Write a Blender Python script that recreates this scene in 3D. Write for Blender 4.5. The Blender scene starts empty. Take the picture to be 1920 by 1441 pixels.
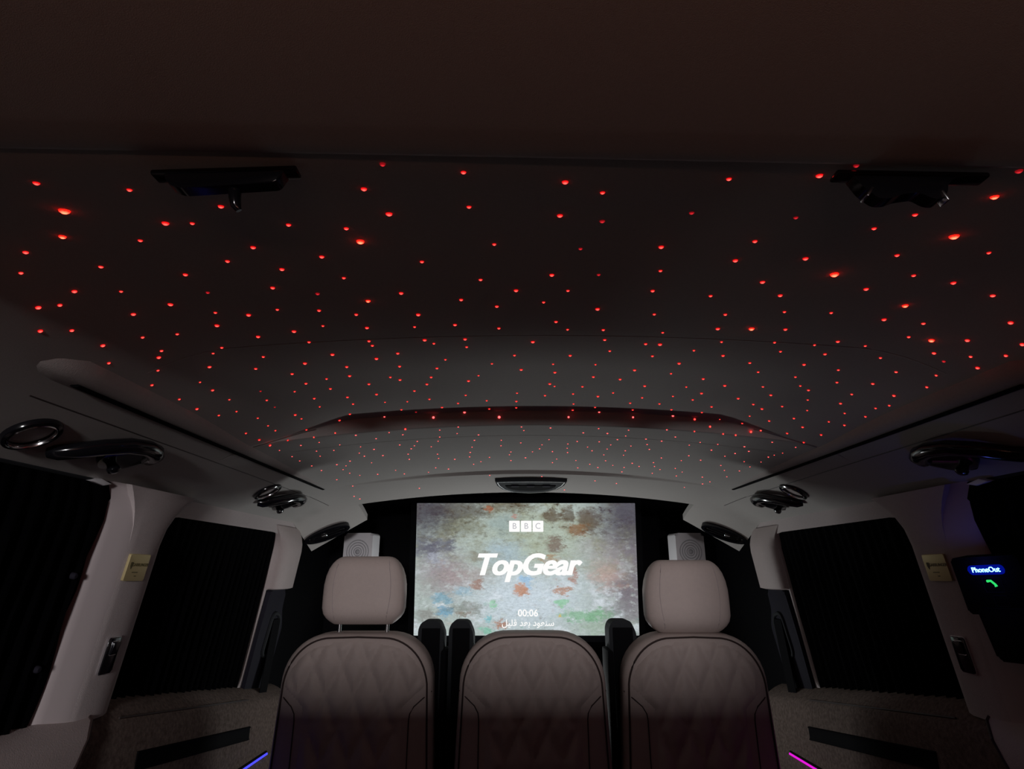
import bpy, bmesh, math, random
from mathutils import Vector, Matrix
random.seed(7)
PI = math.pi
SC = bpy.context.scene
COL = SC.collection
H = 1.17                      # height of the camera above the van floor

# ------------------------------------------------------------------ camera
cam_d = bpy.data.cameras.new('camera')
cam_d.sensor_width = 36.0
cam_d.lens = 36.0 * 1100.0 / 1920.0
cam_d.clip_start = 0.01
cam = bpy.data.objects.new('camera', cam_d)
COL.objects.link(cam)
cam.location = (-0.05, 0.0, H)
cam.rotation_euler = (PI / 2 + math.atan(345.0 / 1100.0), 0, 0)
SC.camera = cam

# ------------------------------------------------------------------ world and lamps
w = bpy.data.worlds.new('night')
SC.world = w
w.use_nodes = True
w.node_tree.nodes['Background'].inputs[0].default_value = (0.5, 0.55, 0.7, 1)
w.node_tree.nodes['Background'].inputs[1].default_value = 0.004
SC.cycles.max_bounces = 6
SC.cycles.diffuse_bounces = 4
SC.cycles.glossy_bounces = 3
SC.view_settings.view_transform = 'Standard'
SC.view_settings.look = 'None'
SC.view_settings.exposure = 0.0
SC.view_settings.gamma = 1.0
SC.view_settings.use_curve_mapping = False

def lamp(name, kind, loc, energy, color, target=None, **kw):
    d = bpy.data.lights.new(name, kind)
    d.energy = energy
    d.color = color
    for k, v in kw.items():
        setattr(d, k, v)
    o = bpy.data.objects.new(name, d)
    COL.objects.link(o)
    o.location = loc
    if target is not None:
        o.rotation_euler = (Vector(target) - Vector(loc)).to_track_quat('-Z', 'Y').to_euler()
    return o

# added rear light without a seen source, shining in through the tailgate opening
lamp('rear_fill_light', 'AREA', (0.25, -4.0, H + 0.30), 104.0, (1.0, 0.96, 0.98), (0, 1.5, H + .3), shape='RECTANGLE', size=0.45, size_y=0.45)
# added light standing in for screen glow on the ceiling, hidden by the seats
lamp('screen_glow_fill', 'AREA', (0.0, 2.60, H - .56), 4.1, (0.95, 0.99, 1.0), (0, 1.7, H + 0.32), shape='RECTANGLE', size=0.5, size_y=0.06)
# warm fill added for the nearest roof panel, unseen behind the camera
lamp('near_roof_fill', 'AREA', (0.0, -0.42, H + .01), 1.15, (1.0, 0.42, 0.29), (0, -.42, H + 1), shape='RECTANGLE', size=0.5, size_y=0.05)

# ------------------------------------------------------------------ helpers
def put(o, parent=None):
    COL.objects.link(o)
    if parent is not None:
        o.parent = parent
    return o

def finish(name, bm, mat, parent=None, smooth=True, loc=None, rot=None, mw=None):
    bmesh.ops.recalc_face_normals(bm, faces=bm.faces[:])
    me = bpy.data.meshes.new(name)
    bm.to_mesh(me)
    bm.free()
    if smooth:
        me.polygons.foreach_set('use_smooth', [True] * len(me.polygons))
        try:
            me.set_sharp_from_angle(angle=math.radians(40))
        except Exception:
            pass
    if mat is not None:
        me.materials.append(mat)
    o = bpy.data.objects.new(name, me)
    put(o, parent)
    if loc is not None:
        o.location = loc
    if rot is not None:
        o.rotation_euler = rot
    if mw is not None:
        o.matrix_world = mw
    return o

def tag(o, label, cat=None, group=None, kind=None):
    o['label'] = label
    if cat:
        o['category'] = cat
    if group:
        o['group'] = group
    if kind:
        o['kind'] = kind
    return o

def empty(name, label, cat, mw=None, loc=None, group=None, kind=None):
    o = bpy.data.objects.new(name, None)
    o.empty_display_size = 0.05
    COL.objects.link(o)
    if mw is not None:
        o.matrix_world = mw
    if loc is not None:
        o.location = loc
    return tag(o, label, cat, group, kind)

def frame(origin, ex, ey, ez):
    m = Matrix.Identity(4)
    for i, v in enumerate((Vector(ex).normalized(), Vector(ey).normalized(), Vector(ez).normalized(), Vector(origin))):
        m[0][i], m[1][i], m[2][i] = v.x, v.y, v.z
    return m

def rbox(bm, c, s, r=0.0, seg=2, m=None):
    t = bmesh.new()
    bmesh.ops.create_cube(t, size=1.0)
    for v in t.verts:
        v.co = Vector((v.co.x * s[0], v.co.y * s[1], v.co.z * s[2]))
    if r > 0:
        bmesh.ops.bevel(t, geom=t.edges[:], offset=r, segments=seg, profile=0.5, affect='EDGES', clamp_overlap=True)
    for v in t.verts:
        v.co += Vector(c)
        if m is not None:
            v.co = m @ v.co
    merge(bm, t)
    return bm

def merge(bm, t):
    me = bpy.data.meshes.new('t')
    t.to_mesh(me)
    t.free()
    bm.from_mesh(me)
    bpy.data.meshes.remove(me)

def prism(bm, pts, z0, z1, r=0.0, seg=2):
    """closed outline in local xy extruded from z0 to z1, rim of the z1 side rounded"""
    t = bmesh.new()
    lo = [t.verts.new((p[0], p[1], z0)) for p in pts]
    hi = [t.verts.new((p[0], p[1], z1)) for p in pts]
    n = len(pts)
    t.faces.new(lo[::-1])
    top = t.faces.new(hi)
    for i in range(n):
        t.faces.new((lo[i], lo[(i + 1) % n], hi[(i + 1) % n], hi[i]))
    if r > 0:
        bmesh.ops.bevel(t, geom=list(top.edges), offset=r, segments=seg, profile=0.5, affect='EDGES', clamp_overlap=True)
    merge(bm, t)

def ring_prism(bm, po, pi, z0, z1):
    n = len(po)
    V = [[bm.verts.new((p[0], p[1], z)) for p in q] for q, z in ((po, z0), (po, z1), (pi, z1), (pi, z0))]
    for a in range(4):
        b = (a + 1) % 4
        for i in range(n):
            j = (i + 1) % n
            bm.faces.new((V[a][i], V[a][j], V[b][j], V[b][i]))

def rrect(w, h, r, n=5, cx=0, cy=0):
    pts = []
    for (sx, sy, a0) in ((1, 1, 0), (-1, 1, 90), (-1, -1, 180), (1, -1, 270)):
        for i in range(n + 1):
            a = math.radians(a0 + 90.0 * i / n)
            pts.append((cx + sx * (w / 2 - r) + r * math.cos(a), cy + sy * (h / 2 - r) + r * math.sin(a)))
    return pts

def tube(bm, path, rad, n=8, closed=False, flat=1.0, up=None):
    """sweep an ellipse (rad, rad*flat) along a path; rad may be a list"""
    P = [Vector(p) for p in path]
    m = len(P)
    rings = []
    for i in range(m):
        if closed:
            d = P[(i + 1) % m] - P[i - 1]
        else:
            d = P[min(i + 1, m - 1)] - P[max(i - 1, 0)]
        d.normalize()
        u = Vector(up) if up is not None else (Vector((0, 0, 1)) if abs(d.z) < 0.9 else Vector((1, 0, 0)))
        s = d.cross(u).normalized()
        t = s.cross(d).normalized()
        r = rad[i] if isinstance(rad, (list, tuple)) else rad
        rings.append([bm.verts.new(P[i] + s * (r * math.cos(2 * PI * k / n)) + t * (r * flat * math.sin(2 * PI * k / n))) for k in range(n)])
    for i in range(m if closed else m - 1):
        a, b = rings[i], rings[(i + 1) % m]
        for k in range(n):
            bm.faces.new((a[k], a[(k + 1) % n], b[(k + 1) % n], b[k]))
    if not closed:
        bm.faces.new(rings[0][::-1])
        bm.faces.new(rings[-1])

def lathe(bm, prof, n=24, m=None):
    rings = []
    for (r, z) in prof:
        if r < 1e-6:
            rings.append([bm.verts.new((0, 0, z))])
        else:
            rings.append([bm.verts.new((r * math.cos(2 * PI * k / n), r * math.sin(2 * PI * k / n), z)) for k in range(n)])
    for a, b in zip(rings[:-1], rings[1:]):
        for k in range(n):
            j = (k + 1) % n
            if len(a) == 1 and len(b) == 1:
                continue
            if len(a) == 1:
                bm.faces.new((a[0], b[j], b[k]))
            elif len(b) == 1:
                bm.faces.new((a[k], a[j], b[0]))
            else:
                bm.faces.new((a[k], a[j], b[j], b[k]))
    if m is not None:
        for v in bm.verts:
            v.co = m @ v.co

def sheet(bm, rows, thick=None):
    """grid of points (list of rows); thick = offset vector making it a closed slab"""
    nr, nc = len(rows), len(rows[0])
    A = [[bm.verts.new(p) for p in r] for r in rows]
    for i in range(nr - 1):
        for j in range(nc - 1):
            bm.faces.new((A[i][j], A[i][j + 1], A[i + 1][j + 1], A[i + 1][j]))
    if thick is not None:
        T = Vector(thick)
        B = [[bm.verts.new(Vector(p) + T) for p in r] for r in rows]
        for i in range(nr - 1):
            for j in range(nc - 1):
                bm.faces.new((B[i][j], B[i + 1][j], B[i + 1][j + 1], B[i][j + 1]))
        for i in range(nr - 1):
            bm.faces.new((A[i][0], A[i + 1][0], B[i + 1][0], B[i][0]))
            bm.faces.new((A[i][-1], B[i][-1], B[i + 1][-1], A[i + 1][-1]))
        for j in range(nc - 1):
            bm.faces.new((A[0][j], B[0][j], B[0][j + 1], A[0][j + 1]))
            bm.faces.new((A[-1][j], A[-1][j + 1], B[-1][j + 1], B[-1][j]))

def text_bm(body, size, extrude=0.0, offset=0.0, shear=0.0, align='CENTER', spacing=1.0):
    c = bpy.data.curves.new('lettering', 'FONT')
    c.body, c.size, c.extrude, c.offset, c.shear = body, size, extrude, offset, shear
    c.align_x, c.align_y = align, 'CENTER'
    c.space_character = spacing
    c.resolution_u = 4
    o = bpy.data.objects.new('lettering', c)
    COL.objects.link(o)
    dg = bpy.context.evaluated_depsgraph_get()
    me = bpy.data.meshes.new_from_object(o.evaluated_get(dg))
    bm = bmesh.new()
    bm.from_mesh(me)
    bpy.data.meshes.remove(me)
    bpy.data.objects.remove(o)
    bpy.data.curves.remove(c)
    return bm

# ------------------------------------------------------------------ materials
def mat(name, col, rough=0.6, metal=0.0, bump=0.0, bscale=300.0, spec=0.5, var=0.0, sheen=0.0):
    m = bpy.data.materials.new(name)
    m.use_nodes = True
    nt = m.node_tree
    b = nt.nodes['Principled BSDF']
    b.inputs['Base Color'].default_value = (*col, 1)
    b.inputs['Roughness'].default_value = rough
    b.inputs['Metallic'].default_value = metal
    b.inputs['Specular IOR Level'].default_value = spec
    if sheen:
        b.inputs['Sheen Weight'].default_value = sheen
        b.inputs['Sheen Roughness'].default_value = 0.6
    tc = nt.nodes.new('ShaderNodeTexCoord')
    if var > 0:
        n = nt.nodes.new('ShaderNodeTexNoise')
        n.inputs['Scale'].default_value = bscale * 0.25
        n.inputs['Detail'].default_value = 3
        nt.links.new(tc.outputs['Object'], n.inputs['Vector'])
        mr = nt.nodes.new('ShaderNodeMapRange')
        mr.inputs['To Min'].default_value = 1 - var
        mr.inputs['To Max'].default_value = 1 + var
        mx = nt.nodes.new('ShaderNodeVectorMath')
        mx.operation = 'SCALE'
        mx.inputs[0].default_value = col
        nt.links.new(n.outputs['Fac'], mr.inputs['Value'])
        nt.links.new(mr.outputs['Result'], mx.inputs['Scale'])
        nt.links.new(mx.outputs['Vector'], b.inputs['Base Color'])
    if bump > 0:
        n = nt.nodes.new('ShaderNodeTexNoise')
        n.inputs['Scale'].default_value = bscale
        n.inputs['Detail'].default_value = 2
        nt.links.new(tc.outputs['Object'], n.inputs['Vector'])
        bp = nt.nodes.new('ShaderNodeBump')
        bp.inputs['Strength'].default_value = bump
        bp.inputs['Distance'].default_value = 0.002
        nt.links.new(n.outputs['Fac'], bp.inputs['Height'])
        nt.links.new(bp.outputs['Normal'], b.inputs['Normal'])
    return m

def emit(name, col, strength, sampling='AUTO'):
    m = bpy.data.materials.new(name)
    m.use_nodes = True
    nt = m.node_tree
    nt.nodes.clear()
    e = nt.nodes.new('ShaderNodeEmission')
    e.inputs[0].default_value = (*col, 1)
    e.inputs[1].default_value = strength
    u = nt.nodes.new('ShaderNodeOutputMaterial')
    nt.links.new(e.outputs[0], u.inputs[0])
    m.cycles.emission_sampling = sampling
    return m

M = {}
M['roof'] = mat('headliner_suede', (0.44, 0.42, 0.40), 0.95, bump=0.2, bscale=1500, spec=0.15, var=0.08)
M['pad'] = mat('pad_suede', (0.40, 0.36, 0.345), 0.9, bump=0.3, bscale=700, spec=0.15, var=0.08)
M['suede'] = mat('pillar_suede', (0.48, 0.425, 0.42), 0.9, bump=0.3, bscale=700, spec=0.2, var=0.08)
M['leather'] = mat('beige_leather', (0.42, 0.355, 0.345), 0.55, bump=0.25, bscale=420, spec=0.35, var=0.05)
M['seat'] = mat('seat_leather', (0.47, 0.387, 0.357), 0.6, bump=0.25, bscale=420, spec=0.3, var=0.05)
M['thread'] = mat('dark_piping', (0.035, 0.02, 0.018), 0.6)
M['seam'] = mat('roof_seam', (0.52, 0.50, 0.48), 0.9, spec=0.1)
M['gloss'] = mat('gloss_black', (0.006, 0.006, 0.008), 0.14, spec=0.6)
M['black'] = mat('matt_black', (0.005, 0.005, 0.006), 0.85, bump=0.15, bscale=500, spec=0.04)
M['darkgrey'] = mat('charcoal_plastic', (0.022, 0.024, 0.027), 0.75, bump=0.1, bscale=500, spec=0.12)
M['slate'] = mat('slate_plastic', (0.017, 0.016, 0.024), 0.8, bump=0.1, bscale=500, spec=0.1)
M['curtain'] = mat('black_curtain', (0.0016, 0.0016, 0.002), 0.95, spec=0.02, bump=0.1, bscale=600)
M['chrome'] = mat('chrome', (0.8, 0.8, 0.82), 0.18, metal=1.0)
M['silver'] = mat('silver_plastic', (0.78, 0.77, 0.79), 0.45, metal=0.0)
M['grille'] = mat('speaker_grille', (0.50, 0.50, 0.52), 0.6, metal=0.2, bump=0.5, bscale=900)
M['gold'] = mat('brushed_gold', (0.60, 0.50, 0.26), 0.42, metal=0.55, bump=0.05, bscale=300)
M['engrave'] = mat('engraved_dark', (0.10, 0.085, 0.03), 0.6)
M['glass'] = mat('dark_glass', (0.003, 0.003, 0.004), 0.08)
M['carpet'] = mat('speckled_carpet', (0.15, 0.115, 0.10), 1.0, bump=0.8, bscale=500, spec=0.05, var=0.75)
def star_mat(name, core, rim):  # the dimmer rim colour paints a red halo around each bright core
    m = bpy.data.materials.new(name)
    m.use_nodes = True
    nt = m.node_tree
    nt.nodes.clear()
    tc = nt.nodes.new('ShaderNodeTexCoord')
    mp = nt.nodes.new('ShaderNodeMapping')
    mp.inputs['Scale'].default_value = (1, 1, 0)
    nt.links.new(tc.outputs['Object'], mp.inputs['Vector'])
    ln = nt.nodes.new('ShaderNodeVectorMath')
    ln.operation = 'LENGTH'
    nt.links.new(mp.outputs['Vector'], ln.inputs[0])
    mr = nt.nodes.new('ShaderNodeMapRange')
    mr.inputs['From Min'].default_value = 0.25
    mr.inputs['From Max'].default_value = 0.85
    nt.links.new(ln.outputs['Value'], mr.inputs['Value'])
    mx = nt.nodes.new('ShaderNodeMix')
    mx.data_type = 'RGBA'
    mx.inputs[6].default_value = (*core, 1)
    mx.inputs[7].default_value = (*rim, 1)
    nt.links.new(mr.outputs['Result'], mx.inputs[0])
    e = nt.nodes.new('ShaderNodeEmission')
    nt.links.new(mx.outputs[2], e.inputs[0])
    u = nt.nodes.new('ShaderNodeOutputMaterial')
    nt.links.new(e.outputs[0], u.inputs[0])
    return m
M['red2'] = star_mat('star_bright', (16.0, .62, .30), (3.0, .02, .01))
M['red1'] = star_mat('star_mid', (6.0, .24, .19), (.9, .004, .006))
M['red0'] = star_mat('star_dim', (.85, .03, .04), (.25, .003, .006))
M['redfar'] = emit('star_far', (1.0, 0.06, 0.06), 5.0)
M['white'] = emit('screen_white', (1.0, 0.99, 0.98), 1.0)
M['greyletter'] = emit('screen_letter', (0.42, 0.42, 0.46), 1.0)

def perforated():
    m = mat('perforated_leather', (0.46, 0.40, 0.385), 0.6, bump=0.0, spec=0.3)
    nt = m.node_tree
    b = nt.nodes['Principled BSDF']
    tc = nt.nodes['Texture Coordinate'] if 'Texture Coordinate' in nt.nodes else nt.nodes.new('ShaderNodeTexCoord')
    mp = nt.nodes.new('ShaderNodeMapping')
    mp.inputs['Rotation'].default_value = (PI / 4, 0, 0)
    mp.inputs['Scale'].default_value = (0.001, 1, 1)
    nt.links.new(tc.outputs['Object'], mp.inputs['Vector'])
    v = nt.nodes.new('ShaderNodeTexVoronoi')
    v.inputs['Scale'].default_value = 330.0
    v.inputs['Randomness'].default_value = 0.0
    nt.links.new(mp.outputs['Vector'], v.inputs['Vector'])
    mr = nt.nodes.new('ShaderNodeMapRange')
    mr.inputs['From Min'].default_value = 0.18
    mr.inputs['From Max'].default_value = 0.30
    nt.links.new(v.outputs['Distance'], mr.inputs['Value'])
    mx = nt.nodes.new('ShaderNodeMix')
    mx.data_type = 'RGBA'
    mx.inputs[6].default_value = (0.27, 0.225, 0.215, 1)
    mx.inputs[7].default_value = (0.50, 0.44, 0.44, 1)
    nt.links.new(mr.outputs['Result'], mx.inputs[0])
    nt.links.new(mx.outputs[2], b.inputs['Base Color'])
    bp = nt.nodes.new('ShaderNodeBump')
    bp.inputs['Strength'].default_value = 0.5
    bp.inputs['Distance'].default_value = 0.001
    nt.links.new(mr.outputs['Result'], bp.inputs['Height'])
    nt.links.new(bp.outputs['Normal'], b.inputs['Normal'])
    return m
M['perf'] = perforated()

SW, SH = 0.974, 0.560          # picture size of the screen

def screen_mat():
    def lin(c):
        return tuple(((x / 255 + 0.055) / 1.055) ** 2.4 if x > 10 else x / 255 / 12.92 for x in c) + (1,)
    m = bpy.data.materials.new('screen_picture')
    m.use_nodes = True
    nt = m.node_tree
    nt.nodes.clear()
    N, L = nt.nodes.new, nt.links.new
    tc = N('ShaderNodeTexCoord')
    mp = N('ShaderNodeMapping')
    mp.inputs['Scale'].default_value = (1 / SW, 1 / SH, 0)
    mp.inputs['Location'].default_value = (0.5, 0.5, 0)
    L(tc.outputs['Object'], mp.inputs['Vector'])
    uv = mp.outputs['Vector']
    def noise(scale, detail, rough=0.6):
        n = N('ShaderNodeTexNoise')
        n.inputs['Scale'].default_value = scale
        n.inputs['Detail'].default_value = detail
        n.inputs['Roughness'].default_value = rough
        L(uv, n.inputs['Vector'])
        return n
    n1 = noise(15, 9, 0.78)
    sub = N('ShaderNodeVectorMath'); sub.operation = 'SUBTRACT'
    L(n1.outputs['Color'], sub.inputs[0]); sub.inputs[1].default_value = (0.5, 0.5, 0.5)
    scl = N('ShaderNodeVectorMath'); scl.operation = 'MULTIPLY'
    L(sub.outputs['Vector'], scl.inputs[0]); scl.inputs[1].default_value = (0.18, 0.26, 0)
    add = N('ShaderNodeVectorMath'); add.operation = 'ADD'
    L(uv, add.inputs[0]); L(scl.outputs['Vector'], add.inputs[1])
    duv = add.outputs['Vector']
    n2 = noise(42, 6, 0.72)
    base = N('ShaderNodeRGB'); base.outputs[0].default_value = lin((172, 184, 180))
    cur = base.outputs[0]
    sep = N('ShaderNodeSeparateXYZ')
    L(uv, sep.inputs[0])
    def mottle(c, scale, lo, hi, v0, v1, op, seed):
        n = N('ShaderNodeTexNoise')
        n.noise_dimensions = '4D'
        n.inputs['W'].default_value = seed
        n.inputs['Scale'].default_value = scale
        n.inputs['Detail'].default_value = 8
        n.inputs['Roughness'].default_value = 0.68
        L(uv, n.inputs['Vector'])
        a = N('ShaderNodeMapRange'); a.interpolation_type = 'SMOOTHSTEP'
        a.inputs['From Min'].default_value = lo; a.inputs['From Max'].default_value = hi
        L(n.outputs['Fac'], a.inputs['Value'])
        b = N('ShaderNodeMapRange')
        b.inputs['From Min'].default_value = v0; b.inputs['From Max'].default_value = v1
        b.inputs['To Max'].default_value = op
        L(sep.outputs['Y'], b.inputs['Value'])
        p = N('ShaderNodeMath'); p.operation = 'MULTIPLY'
        L(a.outputs['Result'], p.inputs[0]); L(b.outputs['Result'], p.inputs[1])
        mx = N('ShaderNodeMix'); mx.data_type = 'RGBA'
        L(p.outputs[0], mx.inputs[0]); L(cur, mx.inputs[6]); mx.inputs[7].default_value = lin(c)
        return mx.outputs[2]
    blobs = [  # colour, u, v, su, sv, opacity, hard
        ((205, 218, 228), .50, .28, .34, .32, .9, 0), ((178, 190, 170), .52, .72, .30, .30, .8, 0), ((168, 190, 205), .40, .62, .12, .14, .7, 0),
        ((150, 138, 145), .12, .47, .14, .22, .8, 0), ((168, 150, 150), .22, .44, .14, .10, .6, 0), ((118, 108, 118), .97, .45, .17, .60, .9, 0),
        ((190, 165, 158), .86, .46, .09, .14, .8, 0), ((160, 155, 155), .85, .66, .14, .14, .6, 0),
        ((92, 90, 108), .06, .66, .12, .12, .85, 0),
        ((88, 86, 106), .15, .70, .03, .12, .8, 1), ((165, 170, 185), .10, .58, .05, .05, .8, 1),
        ((78, 66, 54), .20, .95, .16, .10, .9, 1), ((110, 108, 84), .20, .82, .12, .10, .7, 1), ((96, 84, 64), .44, .98, .12, .06, .8, 1),
        ((160, 80, 35), .335, .955, .022, .022, .9, 1), ((200, 82, 45), .45, .885, .014, .016, .9, 1),
        ((150, 168, 168), .40, .84, .10, .10, .7, 0), ((84, 60, 44), .62, .90, .05, .05, .9, 1), ((80, 58, 40), .69, .91, .035, .06, .9, 1),
        ((88, 64, 46), .79, .87, .06, .10, .9, 1), ((130, 84, 46), .73, .79, .06, .04, .9, 1), ((112, 84, 76), .63, .69, .045, .07, .9, 1),
        ((112, 82, 66), .53, .60, .03, .025, .7, 1), ((120, 105, 85), .28, .60, .05, .03, .6, 1),
        ((192, 122, 70), .475, .335, .035, .05, .95, 1), ((152, 106, 86), .28, .37, .032, .04, .9, 1), ((172, 122, 106), .715, .45, .018, .08, .9, 1),
        ((176, 118, 78), .665, .335, .045, .028, .9, 1), ((166, 96, 46), .39, .085, .032, .03, .95, 1), ((165, 125, 85), .60, .58, .06, .018, .8, 1),
        ((146, 190, 226), .505, .405, .03, .04, .9, 1), ((108, 160, 182), .12, .28, .045, .045, .85, 1), ((96, 158, 190), .14, .18, .04, .04, .9, 1),
        ((92, 182, 192), .33, .12, .026, .035, .85, 1), ((120, 170, 195), .22, .33, .04, .04, .6, 1),
        ((128, 200, 148), .66, .24, .03, .035, .85, 1), ((104, 170, 116), .76, .15, .13, .05, .85, 1), ((130, 200, 150), .345, .22, .016, .03, .85, 1),
        ((110, 190, 160), .33, .03, .04, .03, .8, 1), ((150, 175, 150), .85, .06, .15, .05, .6, 1),
        ((108, 108, 94), .22, .20, .10, .045, .7, 1), ((118, 108, 104), .06, .15, .06, .06, .7, 1), ((122, 100, 78), .21, .145, .04, .025, .8, 1),
        ((228, 190, 58), .65, .135, .011, .014, 1, 1),
        ((62, 54, 68), .03, .93, .18, .26, .85, 0), ((66, 58, 74), .97, .93, .20, .32, .85, 0)]
    SPLIT = 11
    for k, (c, u, v, su, sv, op, hard) in enumerate(blobs):
        if k == SPLIT:
            cur = mottle((150, 152, 128), 7, .46, .62, .30, .80, .75, 1.3)
            cur = mottle((118, 112, 92), 20, .50, .66, .45, .95, .85, 4.1)
            cur = mottle((78, 62, 50), 24, .54, .66, .58, .92, .9, 7.7)
            cur = mottle((222, 230, 238), 8, .50, .64, .62, .30, .7, 2.9)
            cur = mottle((168, 138, 124), 10, .56, .68, .9, .2, .6, 9.2)
            cur = mottle((120, 165, 150), 20, .56, .68, .42, .05, .75, 5.5)
            cur = mottle((120, 118, 112), 26, .56, .70, .6, .1, .5, 6.6)
        q = N('ShaderNodeMapping')
        q.inputs['Scale'].default_value = (1 / su, 1 / sv, 0)
        q.inputs['Location'].default_value = (-u / su, -v / sv, 0)
        L(duv, q.inputs['Vector'])
        ln = N('ShaderNodeVectorMath'); ln.operation = 'LENGTH'
        L(q.outputs['Vector'], ln.inputs[0])
        wv = N('ShaderNodeMath'); wv.operation = 'MULTIPLY_ADD'
        L(n2.outputs['Fac'], wv.inputs[0]); wv.inputs[1].default_value = 1.1 if hard else 0.5
        L(ln.outputs['Value'], wv.inputs[2])
        mr = N('ShaderNodeMapRange'); mr.interpolation_type = 'SMOOTHSTEP'
        mr.inputs['From Min'].default_value = 1.75 if hard else 1.5
        mr.inputs['From Max'].default_value = 1.05 if hard else 0.4
        mr.inputs['To Max'].default_value = op * (.78 if hard else 1)
        L(wv.outputs[0], mr.inputs['Value'])
        mx = N('ShaderNodeMix'); mx.data_type = 'RGBA'
        L(mr.outputs['Result'], mx.inputs[0]); L(cur, mx.inputs[6]); mx.inputs[7].default_value = lin(c)
        cur = mx.outputs[2]
    cur = mottle((190, 200, 198), 24, .52, .66, .92, .5, .6, 3.3)
    cur = mottle((105, 98, 88), 30, .57, .70, -1, 0, .55, 8.4)
    n3 = noise(60, 6, 0.8)
    mr = N('ShaderNodeMapRange')
    mr.inputs['From Min'].default_value = 0.3; mr.inputs['From Max'].default_value = 0.7
    mr.inputs['To Min'].default_value = 0.74; mr.inputs['To Max'].default_value = 1.18
    L(n3.outputs['Fac'], mr.inputs['Value'])
    sc = N('ShaderNodeVectorMath'); sc.operation = 'SCALE'
    L(cur, sc.inputs[0]); L(mr.outputs['Result'], sc.inputs['Scale'])
    e = N('ShaderNodeEmission')
    L(sc.outputs['Vector'], e.inputs[0]); e.inputs[1].default_value = 1.0
    u = N('ShaderNodeOutputMaterial')
    L(e.outputs[0], u.inputs[0])
    return m
M['screen'] = screen_mat()
M['screen'].cycles.emission_sampling = 'NONE'   # a large surface: found by the bounced rays

# ------------------------------------------------------------------ the ceiling
def lerp_pts(y, pts):
    if y <= pts[0][0]:
        return pts[0][1]
    for (a, va), (b, vb) in zip(pts[:-1], pts[1:]):
        if y <= b:
            return va + (vb - va) * (y - a) / (b - a)
    return pts[-1][1]

CROWN = [(-.6, .30), (.30, .276), (.352, .277), (.40, .288), (.45, .301), (.50, .311), (.55, .318), (.62, .325), (.7, .330), (.8, .333), (1.245, .330), (1.252, .300), (1.85, .297), (1.858, .286), (2.06, .270), (2.13, .262), (2.30, .24)]
ARCH = [(-.6, .03), (.40, .03), (.5, .05), (.8, .09), (1.245, .12), (1.252, .12), (1.85, .15), (1.858, .12), (2.3, .12)]

def ceil_z(x, y):
    """height of the headliner above the camera level"""
    x = abs(x)
    a = lerp_pts(y, CROWN) - lerp_pts(y, ARCH) * x * x
    if .85 < y < 1.2485:
        a -= .03 * min(1, max(0, x - .40) / .18) * min(1, (y - .85) / .35)
    b = .225 - .577 * (x - .67) - max(0, y - 2.06) * .4
    h = max(.03 - abs(a - b), 0) / .03
    return min(a, b) - h * h * .03 * .25

def ceil_p(x, y, down=0.0):
    return (x, y, H + ceil_z(x, y) - down)

def ceil_n(x, y):
    e = .002
    n = Vector((ceil_z(x + e, y) - ceil_z(x - e, y), ceil_z(x, y + e) - ceil_z(x, y - e), -2 * e))
    return n.normalized()

bm = bmesh.new()
ys = sorted(set([.30, .32] + [.346 + .0173 * i for i in range(16)] + [.63 + .035 * i for i in range(17)] + [1.236, 1.244, 1.2452, 1.2485, 1.2518, 1.253, 1.262] +
                [1.29 + .04 * i for i in range(14)] + [1.842, 1.8495, 1.854, 1.8585, 1.866, 1.9, 1.95, 2.0, 2.06, 2.09, 2.13]))
xc = [-.588 + .028 * i for i in range(43)]
xo = [.60, .612, .625, .638, .65, .665, .68, .70, .725, .75, .775, .80]
xs = [-x for x in xo[::-1]] + xc + xo
sheet(bm, [[ceil_p(x, y) for x in xs] for y in ys], (0, 0, .02))
for s in (-1, 1):
    sheet(bm, [[ceil_p(s * x, y) for x in xo] for y in (2.13, 2.16, 2.19, 2.22, 2.25, 2.28)], (0, 0, .02))
ceiling = finish('ceiling', bm, M['roof'])
tag(ceiling, 'dark suede starlight headliner with red fibre-optic points', 'ceiling', kind='structure')

for yc, x1 in ((.817, .585), (1.355, .575)):
    bm = bmesh.new()
    tube(bm, [ceil_p(-x1 + 2 * x1 * i / 60, yc, .0003) for i in range(61)], 0.0012, 6, flat=.2, up=(0, 0, 1))
    finish('seam', bm, M['seam'], ceiling)

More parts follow.
